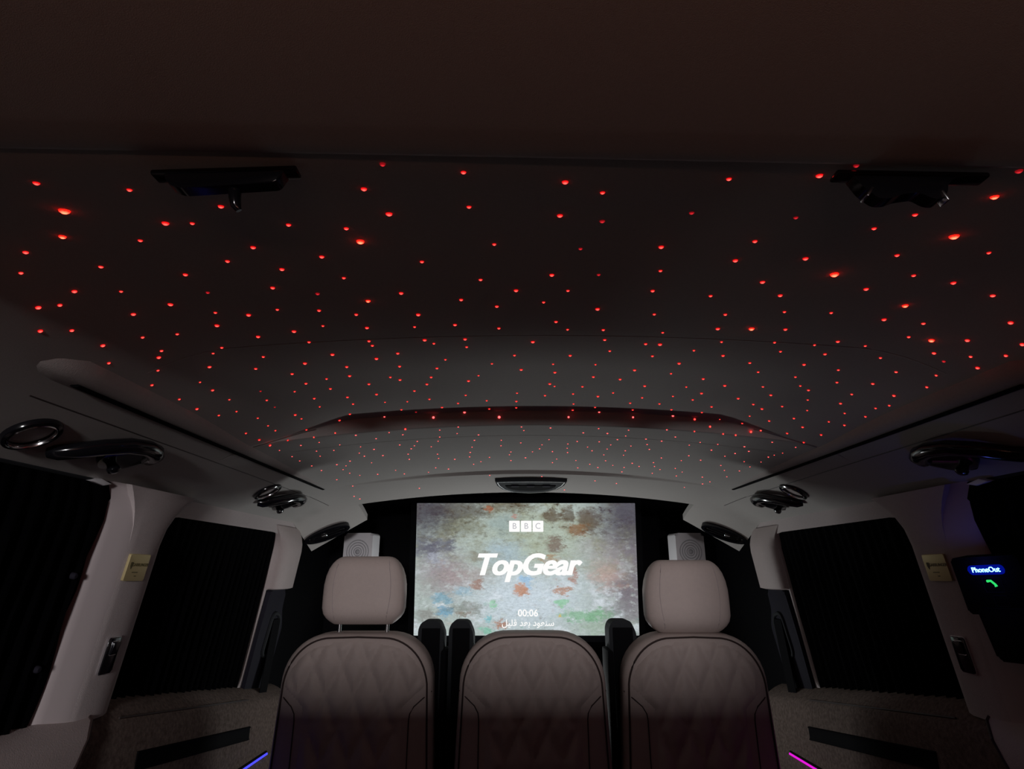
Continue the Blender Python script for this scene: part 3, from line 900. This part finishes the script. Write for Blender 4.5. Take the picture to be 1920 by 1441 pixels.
def make_seat(cx, W, top, label, head=None, arms=()):
    D = .062
    BY = 1.80
    e = empty('passenger_seat', label, 'seat', loc=(cx, BY, 0), group='bench of three passenger seats')
    def wd(z):
        h = top - z
        flare = .012 * min(1, max(0, (h - .12) / .3))
        return W - .012 - .125 + corner(h, .125) + flare, D - .026 + corner(h, .026)
    def lean(z):
        return .02 * (z - .7)
    def back(x, z):
        w_, d_ = wd(z)
        q = min(.999, abs(x) / w_)
        return -d_ * (1 - q ** 5) ** .2 + lean(z)
    hs = [0, .001, .004, .01, .018, .028, .04, .055, .072, .09, .11, .13, .16, .2, .25, .3, .36, .42, .48, .54, .60]
    rings = []
    for h in hs[::-1]:
        z = top - h
        w_, d_ = wd(z)
        rings.append([(x, y + lean(z), zz) for x, y, zz in sring(w_, d_, z)])
    bm = bmesh.new()
    loft(bm, rings)
    finish('backrest', bm, M['seat'], e)
    # quilted diamond stitching
    px, pz = .075, .155
    def inside(x, z):
        h = top - z
        if h < .016 or z < .43:
            return 0
        w_, _ = wd(z + .026)
        m = (w_ - .017) - abs(x)
        if h > .13:
            lim = W - .030 - .055 * min(1, (h - .13) / .05)
            m = min(m, lim - abs(x))
        return max(0, min(1, m / .020, (h - .016) / .020))
    def quilt(x, z):
        a = (x / px + (z - top) / pz) % 1.0
        b = (x / px - (z - top) / pz) % 1.0
        d = min(a, 1 - a, b, 1 - b) * px * .9
        return .0105 * min(1, d / .020) ** .75
    nx, nz = 64, 90
    bm = bmesh.new()
    V = {}
    for i in range(nx + 1):
        for j in range(nz + 1):
            x = -W + 2 * W * i / nx
            z = .43 + (top - .02 - .43) * j / nz
            w_, _ = wd(z)
            if abs(x) >= w_ - .004:
                continue
            m = inside(x, z)
            V[i, j] = (bm.verts.new((x, back(x, z) + (.003 if m <= 0 else -.0004 - m * quilt(x, z)), z)), m)
    for i in range(nx):
        for j in range(nz):
            q = [(i, j), (i + 1, j), (i + 1, j + 1), (i, j + 1)]
            if all(k in V for k in q) and any(V[k][1] > 0 for k in q):
                bm.faces.new([V[k][0] for k in q])
    for v in [v for v in bm.verts if not v.link_faces]:
        bm.verts.remove(v)
    finish('quilted_panel', bm, M['seat'], e)
    # piping round the edge and the two bolster seams
    path = []
    zb = .43
    wt, _ = wd(top - .024)
    for k in range(24):
        z = zb + (top - .14 - zb) * k / 23
        path.append((-(wd(z)[0] - .013), z))
    for k in range(1, 15):
        a = PI * .5 * k / 14
        xs_, zs_ = wd(top - .14)[0] - .013, top - .14
        path.append((-(xs_ - .122 * (1 - math.cos(a))), zs_ + .130 * math.sin(a)))
    full = path + [(0, top - .008)] + [(-x, z) for x, z in path[::-1]]
    bm = bmesh.new()
    tube(bm, [(x, back(x, z) - .0012, z) for x, z in full], .0026, 6)
    finish('piping', bm, M['thread'], e)
    for s in (-1, 1):
        pts = [(W - .013, top - .145), (W - .034, top - .160), (W - .056, top - .178), (W - .066, top - .195)] + [(W - .068, top - .21 - .018 * k) for k in range(19)]
        bm = bmesh.new()
        tube(bm, [(s * x, back(x, z) - .0005, z) for x, z in pts], .0016, 6)
        finish('bolster_seam', bm, M['thread'], e)
    # cushion and base, in front of the back
    bm = bmesh.new()
    rbox(bm, (0, .27, .36), (2 * W - .02, .50, .15), .045, 4)
    finish('cushion', bm, M['seat'], e)
    bm = bmesh.new()
    rbox(bm, (0, .20, .145), (2 * W - .10, .44, .29), .02, 2)
    finish('base', bm, M['black'], e)
    if head:
        hb, hh, hw = head
        hr = bpy.data.objects.new('headrest', None)
        bm = bmesh.new()
        rings = []
        hl = [0, .001, .004, .010, .02, .035, .055, .08, .105, .125, .145, .16, .172, .181, .187, .189]
        for h in hl[::-1]:
            f = h / .189
            wt_ = hw * (.54 + .46 * math.sqrt(max(0, 1 - (1 - min(1, h / .095)) ** 2)))
            lo = max(0, (h - .135) / .054)
            wt_ *= 1 - .30 * lo ** 2.6
            dd = .018 + .034 * math.sqrt(max(0, 1 - (1 - min(1, h / .04)) ** 2))
            dd -= .030 * max(0, (h - .15) / .039) ** 2.5
            rings.append([(x, y, zz) for x, y, zz in sring(wt_, dd, hb + (.189 - h) * hh / .189, 40, 3.6)])
        loft(bm, rings)
        hr = finish('headrest', bm, M['seat'], e)
        for s in (-1, 1):
            bm = bmesh.new()
            pts = []
            for k in range(16):
                h = .012 + .165 * k / 15
                x = (.070 + .010 * math.sin(PI * k / 15)) * hw / .115
                wt_ = hw * (.54 + .46 * math.sqrt(max(0, 1 - (1 - min(1, h / .095)) ** 2))) * (1 - .30 * max(0, (h - .135) / .054) ** 2.6)
                dd = .018 + .034 * math.sqrt(max(0, 1 - (1 - min(1, h / .04)) ** 2)) - .030 * max(0, (h - .15) / .039) ** 2.5
                y = -dd * max(0, 1 - min(.99, x / wt_) ** 3.6) ** (1 / 3.6)
                pts.append((s * x, y + .0004, hb + (.189 - h) * hh / .189))
            tube(bm, pts, .0011, 5)
            finish('seam', bm, M['leather'], hr)
            bm = bmesh.new()
            tube(bm, [(s * .068, .004, top - .03), (s * .068, .004, top + .02), (s * .068, .004, hb + .03)], .0055, 10)
            finish('post', bm, M['chrome'], hr)
    for (ax, az, aw) in arms:
        bm = bmesh.new()
        o2 = round_poly([(-aw / 2, .50), (aw / 2, .50), (aw / 2, az - .035), (aw / 2 - .016, az), (-aw / 2 + .012, az), (-aw / 2, az - .02)], .012, 4)
        t = bmesh.new()
        prism(t, o2, -.04, .04, .010, 3)
        for v in t.verts:
            v.co = Vector((ax - cx + v.co.x, .085 - v.co.z, v.co.y))
        merge(bm, t)
        a_ = finish('armrest', bm, M['darkgrey'], e)
        bm = bmesh.new()
        rbox(bm, (ax - cx, .0455, az - .235), (aw - .022, .008, .43), .002)
        finish('armrest_insert', bm, M['black'], a_)
        bm = bmesh.new()
        rbox(bm, (ax - cx + (-.046 if ax > 0 else .0445), .045, .715), (.015, .12, .47), .004)  # filler added to keep the front light out of the seat gap
        finish('armrest_gap_blocker', bm, M['black'], a_)
    return e

make_seat(-.474, .219, .998, 'left beige leather seat with raised headrest on chrome posts', (1.020, .184, .117), [(-.286, 1.024, .075)])
make_seat(.006, .212, 1.000, 'middle beige leather seat without a headrest below the screen', None, [(-.198, 1.024, .072)])
make_seat(.450, .209, .998, 'right beige leather seat with headrest pushed down onto its back', (.998, .196, .120), [(.272, 1.026, .080)])

# ------------------------------------------------------------------ satellite speakers
for i, s in enumerate((-1, 1)):
    e = empty('satellite_speaker', 'silver square speaker behind the %s headrest' % SIDES[i], 'speaker', loc=(s * .680, 2.54, H + .066), group='pair of silver speakers')
    e.rotation_euler = (0, 0, s * .12)
    bm = bmesh.new()
    t = bmesh.new()
    prism(t, rrect(.122, .150, .012), -.05, .036, .016, 3)
    for v in t.verts:
        v.co = Vector((v.co.x, -v.co.z, v.co.y))
    merge(bm, t)
    body = finish('cabinet', bm, M['silver'], e)
    for r in (.016, .026, .036, .046):
        bm = bmesh.new()
        tube(bm, [(r * math.cos(2 * PI * k / 32), -.0365, r * math.sin(2 * PI * k / 32)) for k in range(32)], .0022, 6, closed=True, up=(0, 1, 0))
        finish('cone_ring', bm, M['grille'], e)
    bm = bmesh.new()
    lathe(bm, [(0, .006), (.006, .005), (.010, .002), (.011, -.002)], 20, Matrix.Translation((0, -.036, 0)) @ Matrix.Rotation(PI / 2, 4, 'X'))
    finish('dust_cap', bm, M['grille'], e)
    bm = bmesh.new()
    tube(bm, [(0, .04, 0), (0, .12, -.01), (0, .262, -.01)], .012, 10)
    finish('bracket', bm, M['black'], e)

# ------------------------------------------------------------------ things on the roof sides
def cove(s, ax, y, rot=0.0):
    o = Vector(ceil_p(s * ax, y))
    ez = Vector((-s * .5, 0, -.866))
    ex = Vector((0, 1, 0))
    ey = ez.cross(ex)
    return frame(o, ex, ey, ez) @ Matrix.Rotation(rot * s, 4, 'Z')

def grab_handle(s, ax, y, label, scale=1.0, rot=0.0):
    e = empty('grab_handle', label, 'grab handle', mw=cove(s, ax, y, rot), group='black grab handles')
    def P(u, v, n):
        return (u * scale, v * s * scale, n * scale)
    bm = bmesh.new()
    out = round_poly([(-.012, -.020), (.080, -.022), (.100, .004), (.098, .022), (.064, .046), (.018, .050), (-.002, .032)], .010, 4)
    prism(bm, [(u * scale, v * s * scale) for u, v in out], -.004, .011 * scale, .004)
    finish('base', bm, M['gloss'], e)
    bm = bmesh.new()
    path = [(-.098, .030, .003), (-.092, .020, .010), (-.074, -.002, .016), (-.047, -.024, .020), (-.010, -.039, .021), (.030, -.040, .021), (.060, -.031, .020), (.082, -.015, .017), (.094, .004, .010), (.097, .014, .002)]
    tube(bm, [P(*p) for p in path], [.012 * scale, .015 * scale] + [.0165 * scale] * 6 + [.016 * scale, .013 * scale], 14, flat=.8, up=(0, 0, 1))
    finish('bar', bm, M['gloss'], e)
    bm = bmesh.new()
    prism(bm, [(u * scale, v * s * scale) for u, v in round_poly([(-.105, .016), (-.088, .006), (-.070, .014), (-.074, .030), (-.096, .034)], .006)], -.003, .007 * scale, .003)
    finish('foot', bm, M['gloss'], e)
    bm = bmesh.new()
    lathe(bm, [(0, .024), (.006, .0235), (.0105, .020), (.0115, .015), (.009, .010), (.008, .004)], 18, Matrix.Translation(P(.030, .032, .006)) @ Matrix.Scale(scale, 4))
    finish('coat_hook', bm, M['gloss'], e)
    return e

def spot_ring(s, ax, y, label, r=.036):
    e = empty('reading_light', label, 'reading light', mw=cove(s, ax, y), group='round roof reading lights')
    bm = bmesh.new()
    lathe(bm, [(r * .98, -.004), (r * 1.02, .002), (r * .97, .007), (r * .86, .0085), (r * .78, .006), (r * .74, .0), (r * .74, -.004)], 36)
    finish('bezel', bm, M['gloss'], e)
    bm = bmesh.new()
    lathe(bm, [(r * .80, .0078), (r * .775, .0092), (r * .75, .0078), (r * .74, .004)], 36)
    finish('chrome_ring', bm, M['chrome'], e)
    bm = bmesh.new()
    lathe(bm, [(0, .001), (r * .5, .0008), (r * .745, -.0005), (r * .745, -.004)], 30)
    finish('lens', bm, M['pad'], e)

grab_handle(-1, .724, .974, 'large black grab handle above the near left window', .94, -.16)
grab_handle(1, .724, .990, 'large black grab handle above the near right window and phone unit', .94, -.16)
grab_handle(-1, .722, 1.735, 'small black grab handle above the left front window', .95, -.1)
grab_handle(1, .722, 1.735, 'small black grab handle above the right front window', .95, -.1)
spot_ring(-1, .738, .822, 'round black ringed reading light at the left edge of the picture', .037)
spot_ring(-1, .712, 1.600, 'round black ringed reading light beside the left front grab handle', .037)
spot_ring(1, .712, 1.600, 'round black ringed reading light beside the right front grab handle', .037)

# vents in the front corners of the headliner
for i, s in enumerate((-1, 1)):
    o = Vector((s * .728, 2.215, H + ceil_z(.728, 2.215) - .004))
    ez = Vector((-s * .42, -.42, -.80)).normalized()
    ex = Vector((s * .80, -.25, -.42))
    ex = (ex - ez * ex.dot(ez)).normalized()
    e = empty('air_vent', 'oval glossy air vent in the %s front corner of the roof' % SIDES[i], 'air vent', mw=frame(o, ex, ez.cross(ex), ez), group='front corner air vents')
    ov = lambda a, b, n=32: [(a * math.cos(2 * PI * k / n), b * math.sin(2 * PI * k / n)) for k in range(n)]
    bm = bmesh.new()
    ring_prism(bm, ov(.082, .034), ov(.070, .024), -.02, .010)
    finish('bezel', bm, M['gloss'], e)
    bm = bmesh.new()
    prism(bm, ov(.074, .028), -.02, -.006)
    finish('duct', bm, M['black'], e)
    for k in range(3):
        bm = bmesh.new()
        rbox(bm, (0, (k - 1) * .014, .003), (.125 - .03 * abs(k - 1), .0035, .010), .001)
        finish('slat', bm, M['gloss'], e)
    bm = bmesh.new()
    rbox(bm, (.012, 0, .009), (.020, .012, .008), .002)
    finish('vent_knob', bm, M['chrome'], e)

# overhead console in the middle of the front headliner
cy = 2.010
n = ceil_n(0, 2.0)
mw = frame((.012, cy, H + ceil_z(0, cy)), (1, 0, 0), n.cross(Vector((1, 0, 0))), n)
e = empty('overhead_console', 'black half-moon overhead lamp console at the front of the ceiling', 'lamp console', mw=mw)
# local y of this frame points to the rear of the van
sg = 1 if (mw.to_3x3() @ Vector((0, 1, 0))).y < 0 else -1
half = [(-.118, .095), (-.06, .103), (0, .105), (.06, .103), (.118, .095), (.112, .04), (.095, -.02), (.06, -.070), (0, -.088), (-.06, -.070), (-.095, -.02), (-.112, .04)]
def hm(f):
    return round_poly([(x * f, y * sg * f + .0) for x, y in half], .004, 2)
bm = bmesh.new()
prism(bm, hm(1.0), -.004, .013, .004)
finish('housing', bm, M['darkgrey'], e)
bm = bmesh.new()
tube(bm, [(x, y, .012) for x, y in hm(.93)], .0018, 6, closed=True, up=(0, 0, 1))
finish('chrome_edge', bm, M['chrome'], e)
bm = bmesh.new()
prism(bm, [(x, y * .62 + .004 * sg) for x, y in hm(.72)], .012, .016, .002)
finish('lamp_lens', bm, M['black'], e)
for k in range(3):
    bm = bmesh.new()
    rbox(bm, ((k - 1) * .052, .048 * sg, .016), (.026, .016, .005), .0015)
    finish('button', bm, M['slate'], e)

# black fittings hanging at the edge of the nearest roof panel
e = empty('roof_hook', 'black roof bracket with a thin downward hook, upper left', 'bracket', loc=(-.256, .353, H + .271))
e.rotation_euler = (0, -.035, 0)
bm = bmesh.new()
rbox(bm, (0, .006, .0005), (.104, .012, .004), .0015)
finish('plate', bm, M['gloss'], e)
bm = bmesh.new()
t = bmesh.new()
prism(t, round_poly([(-.044, 0), (.044, 0), (.038, -.011), (-.030, -.0135), (-.038, -.010)], .003, 3), 0, .010, .002)
for v in t.verts:
    v.co = Vector((v.co.x, .011 - v.co.z, v.co.y))
merge(bm, t)
finish('body', bm, M['gloss'], e)
bm = bmesh.new()
tube(bm, [(.006, .008, -.010), (.0068, .008, -.018), (.008, .0085, -.024), (.0098, .010, -.0275)], [.0046, .0042, .0036, .0022], 10)
finish('hook', bm, M['gloss'], e)
e = empty('roof_clip', 'black roof bracket with two rounded lobes, upper right', 'bracket', loc=(.238, .358, H + .2725))
e.rotation_euler = (0, .022, 0)
bm = bmesh.new()
rbox(bm, (.002, .006, 0), (.110, .012, .004), .0015)
finish('plate', bm, M['gloss'], e)
bm = bmesh.new()
t = bmesh.new()
prism(t, round_poly([(-.042, 0), (.036, 0), (.026, -.007), (.0235, -.017), (.018, -.0215), (.011, -.0205), (.004, -.0155), (-.010, -.018), (-.018, -.0215), (-.026, -.0215), (-.035, -.013)], .003, 3), 0, .011, .002)
for v in t.verts:
    v.co = Vector((v.co.x, .012 - v.co.z, v.co.y))
merge(bm, t)
finish('body', bm, M['gloss'], e)
for (px_, pz_) in ((-.0322, -.0165), (.0212, -.0185)):
    bm = bmesh.new()
    rbox(bm, (0, 0, 0), (.0022, .009, .009), .0008)
    for v in bm.verts:
        v.co = Matrix.Rotation(.55 if px_ < 0 else -.45, 3, 'Y') @ v.co * 1.0 + Vector((px_, .004, pz_))
    finish('spring_clip', bm, M['chrome'], e)

# ------------------------------------------------------------------ things on the pillars
for i, s in enumerate((-1, 1)):
    e = empty('brass_plaque', 'small square brass plaque on the %s pillar' % SIDES[i], 'plaque', mw=side(s, 1.201 + .004 * i, .008, .0365) @ Matrix.Rotation(s * .06, 4, 'Y'), group='brass pillar plaques')
    bm = bmesh.new()
    prism(bm, rrect(.058, .050, .002), -.004, .004, .0016, 2)
    finish('plate', bm, M['gold'], e)
    def mark(name, b, x, y):
        for v in b.verts:
            v.co += Vector((x, y, .0041))
        finish(name, b, M['engrave'], e, smooth=False)
    bm = bmesh.new()
    prism(bm, [(x * .9, y) for x, y in round_poly([(-.004, .006), (.004, .006), (.004, -.001), (0, -.008), (-.004, -.001)], .0012)], 0, .0003)
    mark('crest', bm, -.019, .004)
    mark('name_lettering', text_bm('GARRUNGER', .0078, .0002, .0002), .0065, .005)
    for (lx, ly, lw) in ((-.004, -.009, .017), (0, -.016, .006)):
        bm = bmesh.new()
        rbox(bm, (0, 0, 0), (lw, .0016, .0004))
        mark('small_print', bm, lx, ly)
    e = empty('window_switch', 'black rocker switch panel low on the %s pillar' % SIDES[i], 'switch', mw=side(s, 1.208 + .010 * i, -.150, .0355), group='pillar rocker switches')
    bm = bmesh.new()
    prism(bm, rrect(.036, .064, .004), -.006, .005, .002)
    finish('panel', bm, M['gloss'], e)
    bm = bmesh.new()
    ring_prism(bm, rrect(.038, .066, .005), rrect(.0355, .0635, .004), -.004, .0035)
    finish('rim', bm, M['chrome'], e)
    bm = bmesh.new()
    t = bmesh.new()
    prism(t, rrect(.019, .023, .002), 0, .005, .0015)
    for v in t.verts:
        v.co += Vector((.002, .013, .004 + .12 * v.co.y))
    merge(bm, t)
    rk = finish('rocker', bm, M['gloss'], e)
    bm = bmesh.new()
    ring_prism(bm, rrect(.022, .026, .0025, cx=.002, cy=.013), rrect(.0198, .0238, .0022, cx=.002, cy=.013), .004, .0058)
    finish('rocker_rim', bm, M['chrome'], rk)

# phone unit on the right pillar
mw = side(1, 1.060, -.015, .050) @ Matrix.Rotation(.22, 4, 'Y')
e = empty('phone_unit', 'black wall phone with blue lit lettering and green call key', 'phone', mw=mw)
bm = bmesh.new()
prism(bm, round_poly([(-.060, -.052), (.060, -.052), (.060, .044), (-.060, .044)], .006), -.026, .008, .004)
finish('housing', bm, M['black'], e)
bm = bmesh.new()
prism(bm, round_poly([(-.030, -.125), (.058, -.125), (.060, -.040), (-.036, -.040)], .008), -.024, .016, .006)
finish('handset', bm, M['black'], e)
bm = bmesh.new()
prism(bm, rrect(.066, .016, .007, cx=0, cy=.022), .006, .0083, .001)  # glowing plate that paints the blue halo around the lettering
finish('halo_plate', bm, emit('blue_halo', (.0, .02, 1.0), .22), e)
b2 = text_bm('PhoneOut', .0120, .0004, .0001)
for v in b2.verts:
    v.co += Vector((.000, .022, .0086))
finish('lit_lettering', b2, emit('blue_text', (.10, .30, 1.0), 9.0), e, smooth=False)
bm = bmesh.new()
tube(bm, [(-.006 + .002, .0035, .009), (.0005 + .002, .0035 + .0005, .009), (.006 + .002, -.002, .009), (.007 + .002, -.0055, .009)], [.0022, .0018, .0018, .0024], 8)
finish('call_symbol', bm, emit('green_symbol', (.03, .75, .16), 1.0), e)
for nm, (cx_, cy_, ww, hh) in (('call_key', (.004, -.003, .034, .024)), ('end_key', (.008, -.029, .024, .018))):
    bm = bmesh.new()
    ring_prism(bm, rrect(ww, hh, .002, cx=cx_, cy=cy_), rrect(ww - .0012, hh - .0012, .0016, cx=cx_, cy=cy_), .007, .0088)
    finish(nm, bm, M['slate'], e)
# glow of the lit lettering
g = lamp('phone_glow', 'POINT', mw @ Vector((.0, .030, .035)), .035, (.12, .16, 1.0), shadow_soft_size=.01)
